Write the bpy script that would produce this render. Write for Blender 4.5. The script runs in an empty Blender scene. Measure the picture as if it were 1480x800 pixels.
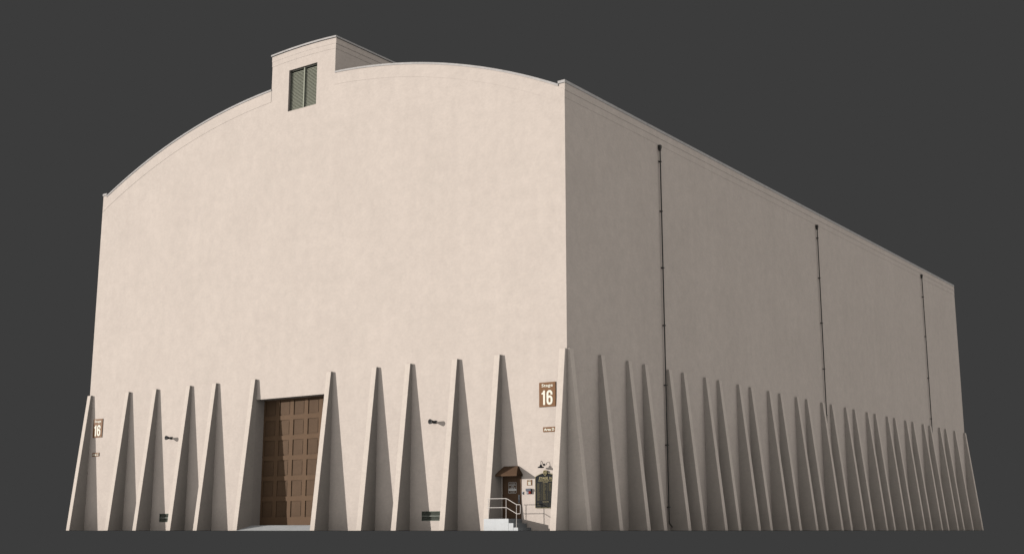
import bpy, bmesh, math, random
from mathutils import Vector, Matrix
from mathutils.geometry import tessellate_polygon
random.seed(16)
K = 1.15                      # metres per survey unit (every coordinate below is in survey units)
scn = bpy.context.scene
col = scn.collection

# ------------------------------------------------------------------ camera
cd = bpy.data.cameras.new('camera'); cam = bpy.data.objects.new('camera', cd); col.objects.link(cam)
cd.sensor_width = 36.0; cd.sensor_fit = 'HORIZONTAL'
cd.lens = 1786.7 / 1480 * 36.0
cd.clip_start = 0.1; cd.clip_end = 20000
cam.location = (29.068 * K, -44.619 * K, 0.0223 * K)
cam.rotation_euler = (math.pi / 2 + 0.2017, 0, 0.6222)
scn.camera = cam

# ------------------------------------------------------------------ light
w = bpy.data.worlds.new('World'); scn.world = w; w.use_nodes = True
bg = w.node_tree.nodes['Background']
bg.inputs[0].default_value = (0.0452, 0.0452, 0.0452, 1); bg.inputs[1].default_value = 1.0   # plain studio grey

def sun(name, d, strength, angle, colr):
    l = bpy.data.lights.new(name, 'SUN'); l.energy = strength; l.angle = math.radians(angle); l.color = colr
    o = bpy.data.objects.new(name, l); col.objects.link(o)
    o.rotation_euler = Vector(d).to_track_quat('-Z', 'Y').to_euler()
    o.location = (0, -20, 40)
    return o
sun('key_sun', (1.382, 1.0, -0.27), 4.25, 0.5, (1.0, 0.968, 0.94))
sun('soft_rear_side_fill', (-1.0, -0.60, -0.35), 0.98, 100, (1.0, 1.0, 1.0))
sun('soft_front_fill', (0.15, 1.0, -0.45), 0.98, 115, (1.0, 1.0, 1.0))
sun('soft_low_fill', (-0.45, 0.9, 0.9), 0.22, 120, (1.0, 1.0, 1.0))
scn.cycles.diffuse_bounces = 0      # direct light only, like the flat studio set-up in the picture
scn.cycles.max_bounces = 4

scn.view_settings.view_transform = 'Standard'
scn.view_settings.look = 'None'
scn.view_settings.exposure = 0.0
scn.view_settings.gamma = 1.0
try: scn.view_settings.use_curve_mapping = False
except Exception: pass

# ------------------------------------------------------------------ materials
def mat(name, c, rough=0.8, metal=0.0, var=0.0, scale=1.0, bump=0.0, bscale=30.0, streak=0.0, specks=0.0, spec=0.06):
    m = bpy.data.materials.new(name); m.use_nodes = True
    nt = m.node_tree; b = nt.nodes['Principled BSDF']
    b.inputs['Roughness'].default_value = rough; b.inputs['Metallic'].default_value = metal
    b.inputs['Specular IOR Level'].default_value = spec
    b.inputs['Base Color'].default_value = (*c, 1)
    if var or streak or bump or specks:
        tc = nt.nodes.new('ShaderNodeTexCoord')
        cur = None
        def mulv(fac_socket, lo, hi, cur, flo=0.3, fhi=0.7):
            mr = nt.nodes.new('ShaderNodeMapRange'); nt.links.new(fac_socket, mr.inputs[0])
            mr.inputs[1].default_value = flo; mr.inputs[2].default_value = fhi
            mr.inputs[3].default_value = lo; mr.inputs[4].default_value = hi
            mx = nt.nodes.new('ShaderNodeVectorMath'); mx.operation = 'SCALE'
            if cur is None: mx.inputs[0].default_value = c
            else: nt.links.new(cur, mx.inputs[0])
            nt.links.new(mr.outputs[0], mx.inputs['Scale'])
            return mx.outputs[0]
        def noise(sc, det=6, stretch=None, rough_=0.55):
            n = nt.nodes.new('ShaderNodeTexNoise'); n.inputs['Scale'].default_value = sc
            n.inputs['Detail'].default_value = det; n.inputs['Roughness'].default_value = rough_
            if stretch:
                mp = nt.nodes.new('ShaderNodeMapping'); mp.inputs['Scale'].default_value = stretch
                nt.links.new(tc.outputs['Object'], mp.inputs[0]); nt.links.new(mp.outputs[0], n.inputs['Vector'])
            else: nt.links.new(tc.outputs['Object'], n.inputs['Vector'])
            return n
        if var:
            cur = mulv(noise(scale, 8, None, 0.62).outputs['Fac'], 1 - var, 1 + var, cur)
            cur = mulv(noise(scale * 0.17, 4).outputs['Fac'], 1 - var * 0.6, 1 + var * 0.6, cur)
            cur = mulv(noise(scale * 3.7, 5, (0.7, 0.7, 1.3), 0.7).outputs['Fac'], 1 - var, 1 + var, cur)
        if streak:
            cur = mulv(noise(1.3, 5, (1.0, 1.0, 0.10)).outputs['Fac'], 1 - streak, 1 + streak, cur)
        if specks:
            cur = mulv(noise(9.0, 3, None, 0.8).outputs['Fac'], 1 - specks, 1.0, cur, 0.26, 0.36)
        if cur is not None: nt.links.new(cur, b.inputs['Base Color'])
        if bump:
            bn = nt.nodes.new('ShaderNodeBump'); bn.inputs['Strength'].default_value = bump
            bn.inputs['Distance'].default_value = 0.02
            nt.links.new(noise(bscale, 5).outputs['Fac'], bn.inputs['Height'])
            nt.links.new(bn.outputs[0], b.inputs['Normal'])
    return m

STUCCO = (0.634, 0.546, 0.476)
M = {
 'buttresslit': mat('light_lifted_buttress_stucco', (0.682, 0.592, 0.513), 0.9, var=0.045, scale=1.7, bump=0.5, bscale=5.0, streak=0.02, specks=0.05, spec=0.04),  # wall stucco made paler, putting the fronts' extra light into the colour
 'stucco': mat('cream_stucco', STUCCO, 0.9, var=0.050, scale=1.7, bump=0.5, bscale=5.0, streak=0.015, specks=0.05, spec=0.15),
 'flash': mat('weathered_zinc_flashing', (0.50, 0.47, 0.445), 0.8, 0.0, var=0.10, scale=2.0),
 'roof': mat('grey_roofing_felt', (0.18, 0.18, 0.18), 0.9, var=0.1, scale=0.5),
 'brown': mat('brown_painted_wood', (0.152, 0.093, 0.055), 0.65, var=0.05, scale=3.0, streak=0.05, spec=0.05),
 'brownpanel': mat('brown_painted_panel', (0.126, 0.078, 0.047), 0.65, var=0.06, scale=2.5, streak=0.05, spec=0.05),
 'doorbrown': mat('brown_painted_steel_door', (0.140, 0.084, 0.052), 0.6, var=0.04, scale=3.0, spec=0.05),
 'awning': mat('brown_canvas', (0.118, 0.071, 0.044), 0.85, var=0.05, scale=3.0, bump=0.2, bscale=60),
 'signbrown': mat('brown_sign_enamel', (0.235, 0.122, 0.060), 0.5, var=0.04, scale=5, spec=0.05),
 'cream': mat('cream_lettering', (0.90, 0.86, 0.72), 0.5),
 'white': mat('white_lettering', (0.86, 0.84, 0.80), 0.5),
 'concrete': mat('grey_concrete', (0.56, 0.56, 0.55), 0.9, var=0.07, scale=4.0, bump=0.2, bscale=20),
 'dimgold': mat('tarnished_gold_lettering', (0.15, 0.125, 0.065), 0.8),
 'framegreen': mat('dark_green_frame_paint', (0.16, 0.16, 0.13), 0.8),
 'stepconcrete': mat('pale_concrete', (0.66, 0.665, 0.66), 0.9, var=0.05, scale=4.0, bump=0.2, bscale=20),
 'floodgrey': mat('charcoal_lamp_paint', (0.07, 0.068, 0.066), 0.6, spec=0.05),
 'darkmetal': mat('black_painted_metal', (0.022, 0.024, 0.027), 0.45, 0.0, spec=0.05),
 'pipe': mat('dark_iron_pipe', (0.090, 0.083, 0.075), 0.7, 0.0, var=0.2, scale=3),
 'slat': mat('pale_green_louvre_paint', (0.38, 0.385, 0.30), 0.7, var=0.05, scale=3),
 'ventgreen': mat('dark_green_grille_paint', (0.15, 0.165, 0.135), 0.7, var=0.1, scale=6),
 'ventbar': mat('pale_grille_bar', (0.34, 0.36, 0.31), 0.7),
 'louvredark': mat('dark_louvre_backing', (0.05, 0.05, 0.04), 0.9),
 'rail': mat('pale_rail_paint', (0.78, 0.71, 0.65), 0.45, spec=0.05),
 'steel': mat('brushed_steel', (0.36, 0.37, 0.39), 0.6, 0.2),
 'hole': mat('dark_finger_recess', (0.03, 0.03, 0.035), 0.6),
 'alarm': mat('blue_grey_box_paint', (0.13, 0.135, 0.16), 0.5, spec=0.05),
 'red': mat('red_warning_lens', (0.24, 0.028, 0.014), 0.25, spec=0.05),
 'paleplastic': mat('pale_plastic_lens', (0.30, 0.30, 0.33), 0.4),
 'board': mat('black_board_enamel', (0.016, 0.017, 0.018), 0.5, spec=0.05),
 'gold': mat('gold_paint', (0.44, 0.37, 0.20), 0.8, 0.0),
 'golddim': mat('dim_gold_ruling', (0.075, 0.065, 0.04), 0.6),
 'ground': mat('dark_grey_studio_floor', (0.0437, 0.0437, 0.0437), 1.0, spec=0.0),
}

# ------------------------------------------------------------------ mesh helpers
class MB:
    def __init__(s): s.v = []; s.f = []; s.mi = []
    def add(s, vs, fs, m=0):
        n = len(s.v); s.v += [tuple(p) for p in vs]
        for f in fs: s.f.append([n + i for i in f]); s.mi.append(m)
    def box(s, x0, x1, y0, y1, z0, z1, m=0):
        vs = [(x, y, z) for x in (x0, x1) for y in (y0, y1) for z in (z0, z1)]
        s.add(vs, [(0,1,3,2),(4,6,7,5),(0,4,5,1),(2,3,7,6),(0,2,6,4),(1,5,7,3)], m)
        return s
    def prism(s, pts, a0, a1, axis='y', m=0):
        """polygon pts extruded along an axis; pts are (x,z) for axis y, (y,z) for x, (x,y) for z"""
        def P(p, a): return (p[0], a, p[1]) if axis == 'y' else (a, p[0], p[1]) if axis == 'x' else (p[0], p[1], a)
        n = len(pts)
        tri = tessellate_polygon([[Vector((p[0], p[1], 0)) for p in pts]])
        vs = [P(p, a0) for p in pts] + [P(p, a1) for p in pts]
        fs = [tuple(t) for t in tri] + [tuple(i + n for i in reversed(t)) for t in tri]
        fs += [(i, (i + 1) % n, (i + 1) % n + n, i + n) for i in range(n)]
        s.add(vs, fs, m); return s
    def tube(s, pts, r, seg=10, m=0, cap=True, taper=None):
        pts = [Vector(p) for p in pts]; n = len(pts); vs = []
        prev = None
        for i, p in enumerate(pts):
            t = (pts[min(i + 1, n - 1)] - pts[max(i - 1, 0)]).normalized()
            if prev is None: a = t.orthogonal().normalized()
            else: a = (prev - t * prev.dot(t)).normalized()
            prev = a; b = t.cross(a)
            rr = r if taper is None else taper[i]
            for k in range(seg):
                q = 2 * math.pi * k / seg
                vs.append(p + a * math.cos(q) * rr + b * math.sin(q) * rr)
        fs = []
        for i in range(n - 1):
            for k in range(seg):
                fs.append((i*seg+k, i*seg+(k+1)%seg, (i+1)*seg+(k+1)%seg, (i+1)*seg+k))
        if cap: fs += [tuple(range(seg))[::-1], tuple((n-1)*seg+k for k in range(seg))]
        s.add(vs, fs, m); return s
    def lathe(s, prof, seg=24, axis='z', o=(0,0,0), m=0):
        """prof = [(r, h)...] about an axis through o"""
        vs = []
        for r, h in prof:
            for k in range(seg):
                q = 2 * math.pi * k / seg; a, b = r * math.cos(q), r * math.sin(q)
                vs.append((o[0]+a, o[1]+b, o[2]+h) if axis == 'z' else (o[0]+a, o[1]+h, o[2]+b))
        fs = []
        for i in range(len(prof) - 1):
            for k in range(seg): fs.append((i*seg+k, i*seg+(k+1)%seg, (i+1)*seg+(k+1)%seg, (i+1)*seg+k))
        s.add(vs, fs, m); return s
    def build(s, name, mats, parent=None, loc=(0,0,0), bevel=0.0, smooth=False):
        if not isinstance(mats, (list, tuple)): mats = [mats]
        me = bpy.data.meshes.new(name)
        me.from_pydata([tuple(c * K for c in p) for p in s.v], [], s.f)
        for m in mats: me.materials.append(M[m])
        for p, i in zip(me.polygons, s.mi): p.material_index = i
        bm = bmesh.new(); bm.from_mesh(me)
        bmesh.ops.remove_doubles(bm, verts=bm.verts, dist=1e-6)
        bmesh.ops.recalc_face_normals(bm, faces=bm.faces); bm.to_mesh(me); bm.free()
        if smooth:
            for p in me.polygons: p.use_smooth = True
            try: me.set_sharp_from_angle(angle=math.radians(40))
            except Exception: pass
        o = bpy.data.objects.new(name, me); col.objects.link(o)
        o.location = Vector(loc) * K
        if parent: o.parent = parent
        if bevel:
            b = o.modifiers.new('bevel', 'BEVEL'); b.width = bevel * K; b.segments = 2; b.limit_method = 'ANGLE'
            b.angle_limit = math.radians(40)
        return o

def tag(o, label=None, cat=None, group=None, kind=None):
    if label: o['label'] = label
    if cat: o['category'] = cat
    if group: o['group'] = group
    if kind: o['kind'] = kind
    return o
def thing(name, label, cat, loc=(0,0,0), group=None):
    o = bpy.data.objects.new(name, None); col.objects.link(o); o.location = Vector(loc) * K
    o.empty_display_size = 0.3
    return tag(o, label, cat, group)
def dup(o, loc, parent=None):
    c = o.copy(); col.objects.link(c); c.location = Vector(loc) * K
    c.parent = parent
    return c

def text_into(mb, body, cx, cz, wdt, hgt, y, depth=0.006, bold=0.0, m=0, gap=1.0, serif=False):
    """lettering in the x-z plane facing -y, fitted to wdt x hgt around (cx, cz)"""
    cu = bpy.data.curves.new('lettering', 'FONT'); cu.body = body; cu.size = 1.0
    cu.offset = bold; cu.resolution_u = 3; cu.space_character = gap
    o = bpy.data.objects.new('lettering', cu); col.objects.link(o)
    dg = bpy.context.evaluated_depsgraph_get(); dg.update()
    me = o.evaluated_get(dg).to_mesh()
    vs = [v.co.copy() for v in me.vertices]; fs = [tuple(p.vertices) for p in me.polygons]
    o.evaluated_get(dg).to_mesh_clear()
    bpy.data.objects.remove(o); bpy.data.curves.remove(cu)
    x0 = min(v.x for v in vs); x1 = max(v.x for v in vs); y0 = min(v.y for v in vs); y1 = max(v.y for v in vs)
    P = [(cx + ((v.x - x0) / (x1 - x0) - 0.5) * wdt, y, cz + ((v.y - y0) / (y1 - y0) - 0.5) * hgt) for v in vs]
    mb.add(P, fs, m)
    # side walls so the letters stand proud
    edges = {}
    for f in fs:
        for a, b in zip(f, f[1:] + f[:1]):
            k = (min(a, b), max(a, b)); edges[k] = edges.get(k, 0) + 1
    for (a, b), n in edges.items():
        if n == 1:
            A, B = P[a], P[b]
            mb.add([A, B, (B[0], y + depth, B[2]), (A[0], y + depth, A[2])], [(0, 1, 2, 3)], m)

# ------------------------------------------------------------------ ground
W_, L_ = 33.5, 59.2
g = MB(); g.add([(-W_ - 2.6, -2.2, -0.004), (2.6, -2.2, -0.004), (2.6, L_ + 2.2, -0.004), (-W_ - 2.6, L_ + 2.2, -0.004)], [(0,1,2,3)])  # unseen edge-on sheet, margin shaped to shade the wall foot from soft_low_fill
tag(g.build('ground', 'ground'), kind='structure')

# ------------------------------------------------------------------ sound stage
W, L, H = 33.523, 59.193, 20.0
RC = (-16.76, -13.28, 37.0)       # centre x, centre z, radius of the roof arch
def arch(x, dr=0.0): return RC[1] + math.sqrt((RC[2] + dr) ** 2 - (x - RC[0]) ** 2)
TX0, TX1 = -19.15, -14.40         # roof monitor
def mon(x, dr=0.0): return 25.70 - (x - RC[0]) ** 2 / 74.0 + dr
HB = 7.743; DT, DF = 0.139, 0.969

stage = thing('sound_stage_building', 'huge cream stucco film stage with arched parapet, sloping buttresses and roof monitor', 'building')

def front_outline():
    pts = [(-W, 0), (0, 0), (0, H), (-0.33, H)]
    n = 26
    xs = [-0.36 + (TX1 + 0.36) * i / n for i in range(n + 1)]
    pts += [(x, arch(x)) for x in xs]
    pts += [(TX1 + (TX0 - TX1) * i / 8, mon(TX1 + (TX0 - TX1) * i / 8)) for i in range(9)]
    xs = [TX0 + (-W + 0.36 - TX0) * i / n for i in range(n + 1)]
    pts += [(x, arch(x)) for x in xs]
    pts += [(-W + 0.33, H), (-W, H)]
    return pts
LD = (-19.351, -14.20, 0.0, 6.67)         # loading door opening
SD = (-3.44, -2.42, 0.50, 2.345)          # side door opening
LV = (-17.83, -15.72, 22.12, 24.46)       # louvre opening
V1 = (-26.62, -25.30, 0.45, 0.90); V2 = (-8.05, -6.70, 0.44, 0.87)

def wall_front():
    mb = MB(); out = front_outline()
    loops = [out]
    holes = [(LD[0], LD[1], 0.0, LD[3])]
    # the loading door reaches the ground: notch the outline
    out2 = [(-W, 0), (LD[0], 0), (LD[0], LD[3]), (LD[1], LD[3]), (LD[1], 0)] + out[1:]
    hs = [SD, LV, V1, V2]
    loops = [[Vector((p[0], p[1], 0)) for p in out2]] + [[Vector((a, c, 0)), Vector((a, d, 0)), Vector((b, d, 0)), Vector((b, c, 0))] for a, b, c, d in hs]
    tri = tessellate_polygon(loops)
    flat = [p for l in loops for p in l]
    mb.add([(p.x, 0, p.y) for p in flat], [tuple(t) for t in tri])
    for (a, b, c, d), dep, full in ((LD, 0.575, False), (SD, 0.07, True), (LV, 0.30, True), (V1, 0.10, True), (V2, 0.10, True)):
        mb.add([(a,0,c),(a,dep,c),(a,dep,d),(a,0,d)], [(0,1,2,3)])
        mb.add([(b,0,c),(b,dep,c),(b,dep,d),(b,0,d)], [(0,1,2,3)])
        mb.add([(a,0,d),(b,0,d),(b,dep,d),(a,dep,d)], [(0,1,2,3)])
        if full:
            mb.add([(a,0,c),(b,0,c),(b,dep,c),(a,dep,c)], [(0,1,2,3)])
        if full: mb.add([(a,dep,c),(b,dep,c),(b,dep,d),(a,dep,d)], [(0,1,2,3)])
    return mb
fw = wall_front().build('front_wall', 'stucco', stage)

mb = MB()
mb.add([(0,0,0),(0,L,0),(0,L,H),(0,0,H)], [(0,1,2,3)])
mb.add([(-0.4,0.01,H),(-0.4,L,H),(0,L,H),(0,0.01,H)], [(0,1,2,3)])
mb.add([(-0.4,0.01,H),(-0.4,L,H),(-0.4,L,H-1),(-0.4,0.01,H-1)], [(0,1,2,3)])
mb.build('side_wall', 'stucco', stage)
mb = MB()
mb.add([(-W,0,0),(-W,L,0),(-W,L,H),(-W,0,H)], [(0,1,2,3)])
mb.build('side_wall', 'stucco', stage)
mb = MB()
o_ = front_outline(); tri = tessellate_polygon([[Vector((p[0], p[1], 0)) for p in o_]])
mb.add([(p[0], L, p[1]) for p in o_], [tuple(t) for t in tri])
mb.build('rear_wall', 'stucco', stage)

# parapet back faces, vaulted roof behind it
mb = MB(); n = 48
xs = [-W + 0.4 + (W - 0.8) * i / n for i in range(n + 1)]
mb.add([(x, 0.35, arch(x, -0.9)) for x in xs] + [(x, L, arch(x, -0.9)) for x in xs],
       [(i, i + 1, n + 2 + i, n + 1 + i) for i in range(n)])
mb.build('roof', 'roof', stage)
mb = MB()
for (a, b) in ((-W + 0.36, TX0), (TX1, -0.36)):
    n = 26; xs = [a + (b - a) * i / n for i in range(n + 1)]
    mb.add([(x, 0.35, arch(x)) for x in xs] + [(x, 0.35, arch(x, -1.0)) for x in xs], [(i, i+1, n+2+i, n+1+i) for i in range(n)])
    mb.add([(x, 0.0, arch(x)) for x in xs] + [(x, 0.35, arch(x)) for x in xs], [(i, i+1, n+2+i, n+1+i) for i in range(n)])
mb.build('parapet', 'stucco', stage)

# raised bands under the coping: front arcs
def arcband(mb, fn, xa, xb, top, bot, y, n=24, m=0, endcap=True):
    xs = [xa + (xb - xa) * i / n for i in range(n + 1)]
    F = [(x, y, fn(x, top)) for x in xs] + [(x, y, fn(x, bot)) for x in xs]
    Bk = [(x, 0.0, fn(x, top)) for x in xs] + [(x, 0.0, fn(x, bot)) for x in xs]
    mb.add(F, [(i, i+1, n+2+i, n+1+i) for i in range(n)], m)
    mb.add([F[i] for i in range(n+1)] + [Bk[i] for i in range(n+1)], [(i, i+1, n+2+i, n+1+i) for i in range(n)], m)
    mb.add([F[n+1+i] for i in range(n+1)] + [Bk[n+1+i] for i in range(n+1)], [(i, i+1, n+2+i, n+1+i) for i in range(n)], m)
    if endcap:
        mb.add([F[0], F[n+1], Bk[n+1], Bk[0]], [(0,1,2,3)], m); mb.add([F[n], F[2*n+1], Bk[2*n+1], Bk[n]], [(0,1,2,3)], m)
mb = MB()
for a, b in ((-W + 0.02, TX0 - 0.002), (TX1 + 0.002, -0.0)):
    arcband(mb, arch, a, b, -0.10, -0.72, -0.010)
mb.build('parapet_band', 'stucco', stage)
mb = MB()
arcband(mb, mon, TX0 - 0.04, TX1 + 0.04, -0.10, -0.40, -0.016, 8)
arcband(mb, mon, TX0 - 0.02, TX1 + 0.02, -0.403, -0.68, -0.010, 8)
mb.build('parapet_band', 'stucco', stage)
mb = MB()
mb.box(0.0, 0.020, -0.0138, L, H - 0.45, H - 0.10); mb.box(0.0, 0.008, -0.0136, L, H - 0.80, H - 0.453)
mb.build('parapet_band', 'stucco', stage)

# coping flashing
def coping(mb, fn, xa, xb, n, y0=-0.030, y1=0.40, t=0.02, lip=0.075):
    xs = [xa + (xb - xa) * i / n for i in range(n + 1)]
    rows = [(y0, -lip), (y0, t), (y1, t), (y1, -lip)]
    vs = [(x, y, fn(x, d)) for (y, d) in rows for x in xs]; k = n + 1
    fs = [(r*k+i, r*k+i+1, (r+1)*k+i+1, (r+1)*k+i) for r in range(3) for i in range(n)]
    fs += [(0, k, 2*k, 3*k), (n, k+n, 2*k+n, 3*k+n)]
    fs += [(3*k+i, 3*k+i+1, i+1, i) for i in range(n)]
    mb.add(vs, fs)
mb = MB()
coping(mb, arch, -W + 0.34, TX0 - 0.003, 26); coping(mb, arch, TX1 + 0.003, -0.34, 26)
mb.box(-W - 0.025, -W + 0.345, -0.045, L, H - 0.10, H + 0.03)
mb.box(-0.345, 0.040, -0.045, L, H - 0.10, H + 0.03)
mb.build('parapet_coping', 'flash', stage)

# roof monitor running back along the vault
monitor = tag(MB().box(TX0, TX1, 0.31, L, 22.6, 25.0).build('roof_monitor', 'stucco', stage))
mb = MB(); n = 8
xs = [TX0 + (TX1 - TX0) * i / n for i in range(n + 1)]
for x in (TX0, TX1):
    mb.add([(x,0,25.0),(x,L,25.0),(x,L,mon(x)),(x,0,mon(x))], [(0,1,2,3)])
    mb.add([(x,0,22.6),(x,0.31,22.6),(x,0.31,25.0),(x,0,25.0)], [(0,1,2,3)])
for s_, x in ((-1, TX0), (1, TX1)):
    for (e, z0, z1) in ((0.03, -0.40, -0.10), (0.012, -0.68, -0.403)):
        a, b = sorted((x, x + s_ * e)); mb.box(a, b, 0.0, L, 25.62 + z0, 25.62 + z1)
mb.build('monitor_parapet', 'stucco', monitor)
mb = MB(); coping(mb, mon, TX0 - 0.07, TX1 + 0.07, 8, y0=-0.075, y1=L)
mb.build('monitor_coping', 'flash', monitor)

lv = MB()
a, b, c, d = LV; yb = 0.27
lv.box(a, a + 0.05, 0.12, 0.26, c, d); lv.box(b - 0.05, b, 0.12, 0.26, c, d)
lv.box(a + 0.05, b - 0.05, 0.12, 0.26, d - 0.05, d); lv.box(a + 0.05, b - 0.05, 0.12, 0.26, c, c + 0.04)
xm = (a + b) / 2 + 0.05
lo = lv.build('louvre', 'framegreen', stage)
MB().box(xm - 0.035, xm + 0.035, 0.06, 0.26, c + 0.04, d - 0.05).build('mullion', 'slat', lo)
MB().box(a + .01, b - .01, 0.280, 0.290, c + .01, d - .01).build('louvre_backing', 'louvredark', lo)
sl = MB(); N = 27
for xa, xb in ((a + 0.06, xm - 0.04), (xm + 0.04, b - 0.06)):
    for i in range(N):
        z = c + 0.08 + (d - c - 0.19) * (i + 0.5) / N; hh = 0.0275
        sl.add([(xa,0.12,z-hh),(xb,0.12,z-hh),(xb,0.17,z+hh),(xa,0.17,z+hh),
                (xa,0.13,z-hh-.012),(xb,0.13,z-hh-.012),(xb,0.18,z+hh-.012),(xa,0.18,z+hh-.012)],
               [(0,1,2,3),(4,5,6,7),(0,1,5,4),(2,3,7,6),(0,3,7,4),(1,2,6,5)])
sl.build('louvre_slats', 'slat', lo)

# buttresses
BW = 0.305
prof = [(0.0, 0.0), (-DF, 0.0), (-DT, HB), (0.0, HB)]
FX = [-33.251, -29.744, -27.319, -24.483, -22.375, -19.351, -13.914, -10.899, -8.762, -5.942, -3.513, 0.0]
b0 = MB().prism(prof, -BW, 0.0, axis='x').build('buttress', 'buttresslit', stage, (FX[0], 0, 0), bevel=0.012)
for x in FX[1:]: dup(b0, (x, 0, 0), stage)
SY = [0.005, 2.605, 5.03, 6.57, 8.95, 10.47, 12.88, 14.42, 16.81, 18.33, 20.74, 22.28, 24.68, 26.22, 28.64, 30.17, 32.58,
      34.11, 36.52, 38.04, 40.45, 41.96, 44.35, 45.89, 48.30, 49.83, 52.23, 53.77, 56.15, 58.87]
prof2 = [(0.0, 0.0), (DF, 0.0), (DT, HB), (0.0, HB)]
s0 = MB().prism(prof2, 0.0, BW, axis='y').build('buttress', 'buttresslit', stage, (0, SY[0], 0), bevel=0.012)
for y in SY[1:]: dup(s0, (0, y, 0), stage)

# loading door
a, b, c, d = LD
mb = MB(); yd = 0.575; nc, nr = 5, 6
z0 = 0.27; pitch = 1.03; cw = (b - a) / nc
pans = []
for i in range(nc):
    for j in range(nr):
        pans.append((a + cw * i + 0.13, a + cw * (i + 1) - 0.13, z0 + 0.40 + pitch * j, z0 + 0.40 + pitch * j + 0.80))
# face with holes
outl = [Vector((a, z0, 0)), Vector((b, z0, 0)), Vector((b, d + .1, 0)), Vector((a, d + .1, 0))]
loops = [outl] + [[Vector((p, r, 0)), Vector((p, s, 0)), Vector((q, s, 0)), Vector((q, r, 0))] for p, q, r, s in pans]
tri = tessellate_polygon(loops); flat = [p for l in loops for p in l]
mb.add([(p.x, yd, p.y) for p in flat], [tuple(t) for t in tri])
for p, q, r, s in pans:
    e = 0.032
    mb.add([(p,yd,r),(q,yd,r),(q,yd,s),(p,yd,s),(p,yd+e,r),(q,yd+e,r),(q,yd+e,s),(p,yd+e,s)], [(0,1,5,4),(1,2,6,5),(2,3,7,6),(3,0,4,7)])
    mb.add([(p,yd+e,r),(q,yd+e,r),(q,yd+e,s),(p,yd+e,s)], [(0,1,2,3)], 1)
    f = 0.07   # raised field
    mb.add([(p+f,yd+e-.012,r+f),(q-f,yd+e-.012,r+f),(q-f,yd+e-.012,s-f),(p+f,yd+e-.012,s-f),(p+f,yd+e,r+f),(q-f,yd+e,r+f),(q-f,yd+e,s-f),(p+f,yd+e,s-f)],
           [(0,1,2,3),(0,1,5,4),(1,2,6,5),(2,3,7,6),(3,0,4,7)], 1)
mb.build('loading_door', ['brown', 'brownpanel'], stage)

# side door
a, b, c, d = SD
dr = MB().box(a + 0.05, b - 0.05, 0.012, 0.05, c + 0.01, d - 0.055).build('entrance_door', 'doorbrown', stage, bevel=0.004)
fr = MB()
fr.box(a, a + 0.048, -0.012, 0.06, c, d); fr.box(b - 0.048, b, -0.012, 0.06, c, d); fr.box(a + 0.048, b - 0.048, -0.012, 0.06, d - 0.052, d)
fr.build('door_frame', 'doorbrown', dr, bevel=0.004)
hx = b - 0.135
hd = MB(); pts = []
for k in range(20):
    q = 2 * math.pi * k / 20; pts.append((hx + 0.034 * math.cos(q), 1.36 + 0.034 * math.sin(q) + (0.14 if math.sin(q) >= 0 else -0.14)))
hd.prism(pts, -0.012, 0.012, 'y')
hd.lathe([(0.0001, -0.026), (0.016, -0.026), (0.018, -0.012)], 16, 'y', (hx + .004, 0, 1.43))
hh = hd.build('handle_plate', 'steel', dr)
MB().box(hx - 0.014, hx + 0.018, -0.016, -0.0125, 1.215, 1.33).build('finger_recess', 'hole', hh)
# lettering on the door: outlined notice
nt_ = MB(); sx0, sx1, sz0, sz1 = -3.13, -2.70, 1.60, 2.08; ny = 0.006
def rrect(x0, x1, z0, z1, r, n=5):
    P = []
    for cx_, cz_, q0 in ((x1 - r, z1 - r, 0), (x0 + r, z1 - r, 90), (x0 + r, z0 + r, 180), (x1 - r, z0 + r, 270)):
        for k in range(n + 1):
            q = math.radians(q0 + 90 * k / n); P.append((cx_ + r * math.cos(q), cz_ + r * math.sin(q)))
    return P
def ring(mb, Pa, Pb, y, dep, m=0):
    n = len(Pa); vs = [(p[0], y, p[1]) for p in Pa] + [(p[0], y, p[1]) for p in Pb]
    vs += [(p[0], y + dep, p[1]) for p in Pa] + [(p[0], y + dep, p[1]) for p in Pb]
    fs = []
    for i in range(n):
        j = (i + 1) % n; fs += [(i, j, n + j, n + i), (i, j, 2*n+j, 2*n+i), (n+i, n+j, 3*n+j, 3*n+i)]
    mb.add(vs, fs, m)
ring(nt_, rrect(sx0, sx1, sz0, sz1, 0.04), rrect(sx0 + .011, sx1 - .011, sz0 + .011, sz1 - .011, 0.03), ny, 0.005)
cxn = (sx0 + sx1) / 2
text_into(nt_, 'DO NOT ENTER', cxn, 2.005, 0.31, 0.042, ny, bold=0.02)
text_into(nt_, 'WHEN RED LIGHTS', cxn, 1.945, 0.37, 0.040, ny, bold=0.02)
text_into(nt_, 'ARE ON', cxn, 1.890, 0.14, 0.036, ny, bold=0.02)
text_into(nt_, 'CLOSED SET', cxn, 1.825, 0.32, 0.052, ny, bold=0.03)
nt_.box(sx0 + .012, sx1 - .012, ny - .001, 0.0115, 1.712, 1.785)
text_into(nt_, 'NO SMOKING', cxn, 1.662, 0.24, 0.032, ny, bold=0.02)
nt_.build('door_lettering', 'white', dr)

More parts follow.
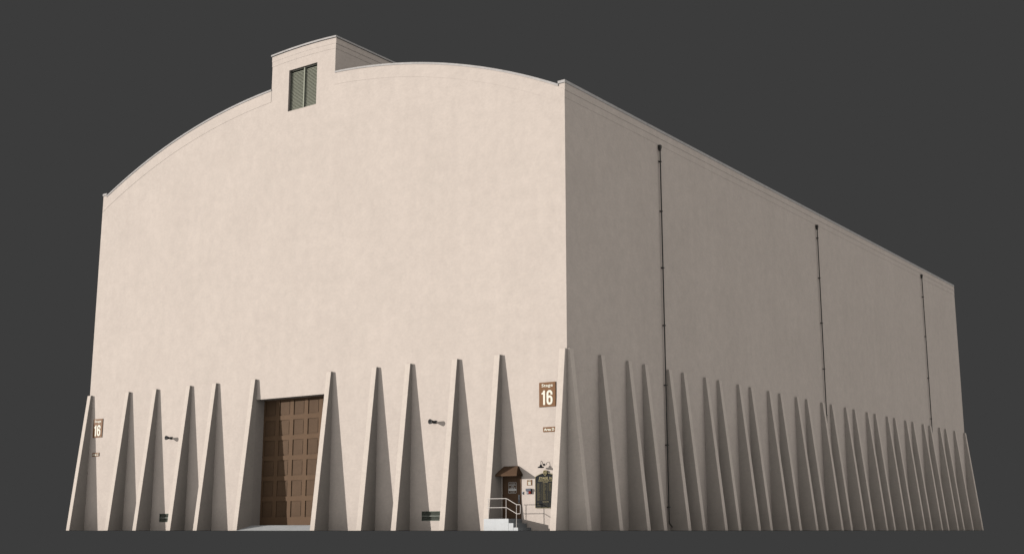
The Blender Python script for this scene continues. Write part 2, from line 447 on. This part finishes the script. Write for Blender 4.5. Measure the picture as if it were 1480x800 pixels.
# low wall grilles
for (a, b, c, d) in (V1, V2):
    mb = MB(); zc = (c + d) / 2
    mb.box(a, b, 0.0, 0.09, d - 0.03, d); mb.box(a, b, 0.0, 0.09, c, c + 0.03)
    mb.box(a, a + 0.03, 0.0, 0.09, c + .03, d - .03); mb.box(b - 0.03, b, 0.0, 0.09, c + .03, d - .03)
    for i in range(9):
        z = c + 0.05 + (d - c - 0.1) * i / 8
        mb.add([(a+.03,0.012,z-.016),(b-.03,0.012,z-.016),(b-.03,0.07,z+.018),(a+.03,0.07,z+.018)], [(0,1,2,3)])
    gq = mb.build('wall_grille', 'ventgreen', stage)
    MB().box(a + .03, b - .03, -0.006, 0.010, zc - 0.014, zc + 0.014).build('grille_bar', 'ventbar', gq)

# ------------------------------------------------------------------ loading ramp
mb = MB().prism([(0.573, 0.0), (-1.00, 0.0), (0.0, 0.262), (0.573, 0.266)], LD[0] + 0.003, LD[1] - 0.003, 'x')
tag(mb.build('loading_ramp', 'concrete'), 'grey concrete ramp sloping up to the tall brown loading door', 'ramp')

# ------------------------------------------------------------------ entrance steps
st = thing('entrance_steps', 'small grey concrete steps and landing below the brown entrance door', 'steps', (-3.0, -0.5, 0))
mb = MB().box(-0.72, 0.60, -0.50, 0.497, 0.0, 0.50); mb.build('landing', 'stepconcrete', st, bevel=0.006)
MB().box(0.603, 0.85, -0.497, 0.497, 0.0, 0.315).build('step', 'stepconcrete', st, bevel=0.006)
MB().box(0.853, 1.09, -0.494, 0.497, 0.0, 0.130).build('step', 'stepconcrete', st, bevel=0.006)

# ------------------------------------------------------------------ stair railing
rl = thing('stair_railing', 'pale painted tube handrail with rounded end along the entrance steps', 'railing', (-3.0, -0.95, 0))
def rnd(pts, r, n=5):
    out = [Vector(pts[0])]
    for i in range(1, len(pts) - 1):
        p, q, s_ = Vector(pts[i-1]), Vector(pts[i]), Vector(pts[i+1])
        a_ = q + (p - q).normalized() * r; b_ = q + (s_ - q).normalized() * r
        for k in range(n + 1):
            t = k / n; out.append(a_ * (1-t)**2 + q * 2 * t * (1-t) + b_ * t**2)
    out.append(Vector(pts[-1])); return out
path = [(-0.60,0,1.352),(0.46,0,1.352),(1.00,0,1.085),(1.19,0,1.085),(1.19,0,0.705),(1.00,0,0.705),(0.46,0,0.972),(-0.60,0,0.972)]
MB().tube(rnd(path, 0.055), 0.0145, 10).build('handrail', 'rail', rl, smooth=True)
for x, z0, z1 in ((-0.50, 0.50, 1.34), (0.44, 0.50, 1.34), (0.985, 0.13, 1.08)):
    p_ = MB().tube([(x,0,z0),(x,0,z1)], 0.013, 10); p_.lathe([(0.035, z0), (0.035, z0 + 0.012), (0.016, z0 + 0.014)], 12, 'z', (x, 0, 0))
    p_.build('post', 'rail', rl, smooth=True)

# ------------------------------------------------------------------ awning
aw = thing('door_awning', 'brown canvas awning with sloping hipped top over the entrance door', 'awning', (-2.925, 0, 2.33))
xl, xr, dd = -0.585, 0.575, 0.47
tl, tr, zt, zv, ty = -0.42, 0.34, 0.44, 0.07, 0.05
mb = MB()
mb.add([(xl,-.002,zv),(xr,-.002,zv),(xr,-dd,zv),(xl,-dd,zv),(tl,-.002,zt),(tr,-.002,zt),(tr,-ty,zt),(tl,-ty,zt)],
       [(3,2,6,7),(2,1,5,6),(0,3,7,4),(4,5,6,7),(0,1,5,4)])
mb.build('canopy', 'awning', aw)
mb = MB()
for q in ([(xl,-dd),(xr,-dd)], [(xr,-dd),(xr,-.002)], [(xl,-.002),(xl,-dd)]):
    (ax,ay),(bx,by) = q
    mb.add([(ax,ay,zv),(bx,by,zv),(bx,by,-0.005),(ax,ay,-0.005)], [(0,1,2,3)])
v_ = mb.build('valance', 'awning', aw); md = v_.modifiers.new('thickness', 'SOLIDIFY'); md.thickness = 0.008

# ------------------------------------------------------------------ gooseneck lamp
gl = thing('gooseneck_lamp', 'black gooseneck barn lamp on the wall above the black board', 'wall lamp', (-1.24, 0, 2.79))
MB().lathe([(0.0001,-0.03),(0.035,-0.03),(0.045,-0.018),(0.045,-0.001)], 20, 'y').build('wall_plate', 'darkmetal', gl, smooth=True)
arm = rnd([(0,-0.02,0),(0,-0.10,0.015),(0,-0.105,0.11),(0,-0.215,0.16),(0,-0.235,0.03),(0,-0.235,-0.01)], 0.035, 6)
MB().tube(arm, 0.011, 8).build('arm', 'darkmetal', gl, smooth=True)
MB().lathe([(0.0001,0.0),(0.035,0.0),(0.043,-0.015),(0.052,-0.070),(0.095,-0.087),(0.130,-0.105),(0.142,-0.142),(0.136,-0.141),(0.126,-0.115),(0.0001,-0.09)], 28, 'z', (0,-0.235,-0.005)).build('lamp_shade', 'darkmetal', gl, smooth=True)

# ------------------------------------------------------------------ floodlights
def flood(x, z, label):
    t = thing('floodlight', label, 'wall light', (x, 0, z), 'small black floodlights on the front wall')
    MB().box(-0.09, 0.09, -0.05, -0.001, -0.07, 0.07).build('mounting_box', 'floodgrey', t, bevel=0.008)
    MB().tube([(0,-0.05,0),(0,-0.15,0.0)], 0.035, 10).build('arm', 'floodgrey', t)
    mb = MB(); mb.lathe([(0.0001,-0.15),(0.055,-0.16),(0.075,-0.22),(0.12,-0.36),(0.105,-0.36),(0.0001,-0.28)], 18, 'y')
    mb.build('lamp_head', 'floodgrey', t, smooth=True)
    return t
flood(-7.33, 4.92, 'small black floodlight on the front wall above the wider low grille')
flood(-25.98, 4.97, 'small black floodlight on the front wall left of the loading door')

# ------------------------------------------------------------------ STAGE 16 signs
def stage_sign(x0, z0, wd, ht, label, dep=0.035):
    t = thing('stage_number_sign', label, 'sign', (x0, 0, z0), 'brown stage number signs')
    MB().box(0, wd, -dep, -0.002, 0, ht).build('panel', 'signbrown', t, bevel=0.003)
    mb = MB(); y = -dep - 0.006
    text_into(mb, 'Stage', wd * 0.5, ht * 0.855, wd * 0.68, ht * 0.165, y, bold=0.015, gap=1.05)
    # condensed figures
    u = wd / 0.86; vv = ht / 1.07
    def X(a): return wd * 0.5 + a * u
    def Z(a): return ht * 0.375 + a * vv
    one = [(-0.115,-0.315),(-0.115,0.315),(-0.200,0.315),(-0.235,0.235),(-0.300,0.205),(-0.300,0.150),(-0.215,0.150),(-0.215,-0.315)]
    mb.prism([(X(p), Z(q)) for p, q in one], y, -dep, 'y')
    def cap(cx_, cz_, rx, h2, n=8):
        P = []
        for k in range(n + 1):
            q = math.pi * k / n; P.append((X(cx_ + rx * math.cos(q)), Z(cz_ + h2 - rx + rx * math.sin(q))))
        for k in range(n + 1):
            q = math.pi + math.pi * k / n; P.append((X(cx_ + rx * math.cos(q)), Z(cz_ - h2 + rx + rx * math.sin(q))))
        return P
    # figure six: lower bowl ring, left stem, top hook
    ring(mb, cap(0.12, -0.115, 0.155, 0.205), cap(0.12, -0.115, 0.055, 0.105), y, dep + y * 0 - 0.0 if False else 0.006)
    hook = []
    for k in range(11):
        q = math.pi * k / 10; hook.append((X(0.12 + 0.155 * math.cos(q)), Z(0.165 + 0.155 * math.sin(q))))
    hook.append((X(-0.035), Z(-0.115))); hook.append((X(0.065), Z(-0.115)))
    for k in range(11):
        q = math.pi - math.pi * k / 10; hook.append((X(0.12 + 0.055 * math.cos(q)), Z(0.165 + 0.055 * math.sin(q))))
    hook += [(X(0.175), Z(0.115)), (X(0.275), Z(0.115))]
    mb.prism(hook, y - 0.0005, -dep, 'y')
    mb.build('lettering', 'cream', t)
stage_sign(-1.45, 5.27, 0.86, 1.07, 'large brown STAGE 16 sign high on the wall near the building corner')
stage_sign(-32.97, 5.28, 0.86, 1.07, 'large brown STAGE 16 sign beside the far left buttress')
stage_sign(-2.12, 1.925, 0.255, 0.255 if False else 0.235, 'little square brown STAGE 16 plaque between entrance door and black board', 0.02)

def area_sign(x0, z0, body, label):
    t = thing('area_sign', label, 'sign', (x0, 0, z0), 'small brown area signs')
    MB().box(0, 0.64, -0.03, -0.002, 0, 0.21).build('panel', 'signbrown', t, bevel=0.003)
    mb = MB(); text_into(mb, body, 0.32, 0.105, 0.54, 0.115, -0.036, bold=0.03); mb.build('lettering', 'cream', t)
area_sign(-1.255, 4.185, 'Area D', 'small brown Area D sign on the wall near the building corner')
area_sign(-32.90, 4.195, 'Area C', 'small brown lettered sign beside the far left buttress')

# ------------------------------------------------------------------ warning light
wl = thing('warning_light', 'blue grey warning light box with red and pale lenses beside the entrance door', 'warning light', (-2.135, 0, 1.55))
MB().box(0, 0.27, -0.02, -0.001, 0, 0.235).box(0.0, 0.27, -0.105, -0.02, 0.125, 0.235).build('housing', 'alarm', wl, bevel=0.006)
MB().box(0.135, 0.255, -0.09, -0.021, 0.012, 0.124).build('red_lens', 'red', wl, bevel=0.012)
MB().box(0.012, 0.125, -0.06, -0.021, 0.012, 0.124).build('pale_lens', 'paleplastic', wl, bevel=0.008)

# switch box
sb = thing('switch_box', 'slim pale metal switch box beside the entrance door frame', 'switch', (-2.345, 0, 1.54))
MB().box(-0.03, 0.03, -0.035, -0.001, 0, 0.12).build('box', 'steel', sb, bevel=0.004)
MB().box(-0.010, 0.010, -0.046, -0.0355, 0.04, 0.08).build('button', 'hole', sb)

# ------------------------------------------------------------------ history board
bd = thing('history_board', 'tall black arched board with gold lettering and shield beside the entrance door', 'notice board', (-1.67, 0, 0.95))
bw, bh, rise = 1.08, 1.33, 0.16
def board_outline(e):
    P = [(e, e), (bw - e, e), (bw - e, bh - e * .6)]
    for k in range(1, 16):
        t = k / 16; x = bw - e - (bw - 2 * e) * t; P.append((x, bh - e + rise * (1 - (2 * t - 1) ** 2)))
    P.append((e, bh - e * .6)); return P
MB().prism(board_outline(0.012), -0.050, -0.002, 'y').build('panel', 'board', bd)
mb = MB(); ring(mb, board_outline(0), board_outline(0.014), -0.052, 0.05); mb.build('gold_rim', 'gold', bd)
mb = MB()
text_into(mb, 'STAGE 16', bw * .5, 1.265, 0.66, 0.105, -0.053, depth=0.003, bold=0.02)
mb.box(0.17, bw - 0.17, -0.053, -0.050, 1.193, 1.199)
text_into(mb, 'CONSTRUCTED 1935 - 1936', bw * .5, 1.160, 0.74, 0.046, -0.053, depth=0.003)
mb.box(0.17, bw - 0.17, -0.053, -0.050, 1.121, 1.127)
text_into(mb, 'FEATURES', bw * .5, 1.088, 0.26, 0.036, -0.053, depth=0.003)
text_into(mb, 'TELEVISION', bw * .5, 0.262, 0.32, 0.036, -0.053, depth=0.003)
mb.build('lettering', 'gold', bd)
cols_ = [(0.10, 0.365), (0.405, 0.670), (0.710, 0.975)]
filled = [24, 23, 11]
for ci, (xa, xb) in enumerate(cols_):
    mb = MB(); md_ = MB()
    n = 24; ztop, zbot = 1.052, 0.305
    for i in range(n):
        z = ztop - (ztop - zbot) * i / n
        if i < filled[ci]:
            wd = random.uniform(0.08, 0.18)
            mb.box(xa, xa + wd, -0.0525, -0.050, z - 0.018, z - 0.005); mb.box(xb - 0.026, xb, -0.0525, -0.050, z - 0.018, z - 0.005)
            md_.box(xa + wd + .004, xb - 0.030, -0.052, -0.050, z - 0.020, z - 0.014)
        else: md_.box(xa, xb, -0.052, -0.050, z - 0.020, z - 0.012)
    for i in range(5):
        z = 0.225 - 0.032 * i
        if ci == 0 and i < 4: mb.box(xa, xa + random.uniform(.06, .2), -0.0525, -0.050, z - 0.018, z - 0.006)
        else: md_.box(xa, xb, -0.052, -0.050, z - 0.018, z - 0.010)
    mb.build('list_entries', 'dimgold', bd); md_.build('list_ruling', 'golddim', bd)
# shield emblem on the board top
sc_ = 0.118
sh = [(0,1.0),(0.45,0.93),(0.86,0.70),(0.93,0.35),(0.84,-0.10),(0.55,-0.62),(0,-1.12),(-0.55,-0.62),(-0.84,-0.10),(-0.93,0.35),(-0.86,0.70),(-0.45,0.93)]
cxs, czs = bw * .5, bh + rise - 0.005
S = lambda k: [(cxs + p * sc_ * k, czs + q * sc_ * k) for p, q in sh]
em = MB().prism(S(1.0), -0.075, -0.053, 'y'); e0 = em.build('shield', 'board', bd)
mb = MB(); ring(mb, S(0.97), S(0.80), -0.080, 0.006)
text_into(mb, 'W', cxs - 0.036, czs + 0.008, 0.066, 0.125, -0.080, depth=0.005, bold=0.02)
text_into(mb, 'B', cxs + 0.034, czs + 0.012, 0.052, 0.115, -0.080, depth=0.005, bold=0.02)
mb.build('shield_emblem', 'gold', e0)

# ------------------------------------------------------------------ drainpipes
def drain(y, zb, zt, clamps, label, shoe=False, x=0.09, hopper=True):
    t = thing('drainpipe', label, 'drainpipe', (0, y, 0), 'dark drainpipes down the long side wall')
    r = 0.033
    pts = [(x,0,zb),(x,0,zt)]
    if shoe: pts = rnd([(x + 0.16, 0.0, zb - 0.02), (x, 0, zb + 0.16), (x, 0, zt)], 0.08)
    MB().tube(pts, r, 12).build('pipe', 'pipe', t, smooth=True)
    for z in clamps:
        MB().box(0.001, x + r + 0.012, -0.07, 0.07, z - 0.022, z + 0.022).build('clamp', 'pipe', t)
    if hopper:
        MB().box(0.001, 0.15, -0.075, 0.075, zt - 0.02, zt + 0.16).box(0.03, 0.13, -0.05, 0.05, zt - 0.14, zt - 0.021).build('hopper_head', 'pipe', t)
CL = (2.05, 4.3, 7.0, 9.9, 12.8, 15.7, 18.3)
drain(8.68, 0.18, 19.0, (1.1, 4.05, 6.95, 9.9, 12.8, 15.7, 18.3), 'dark drainpipe nearest the sunlit corner, running down to the ground', True)
drain(29.33, 0.18, 19.0, CL, 'dark drainpipe down the middle of the shaded side wall', True)
drain(50.42, 0.18, 19.3, (1.9, 5.2, 8.3, 11.4, 14.6, 17.7), 'dark drainpipe with hopper head nearest the far end of the side wall', True)
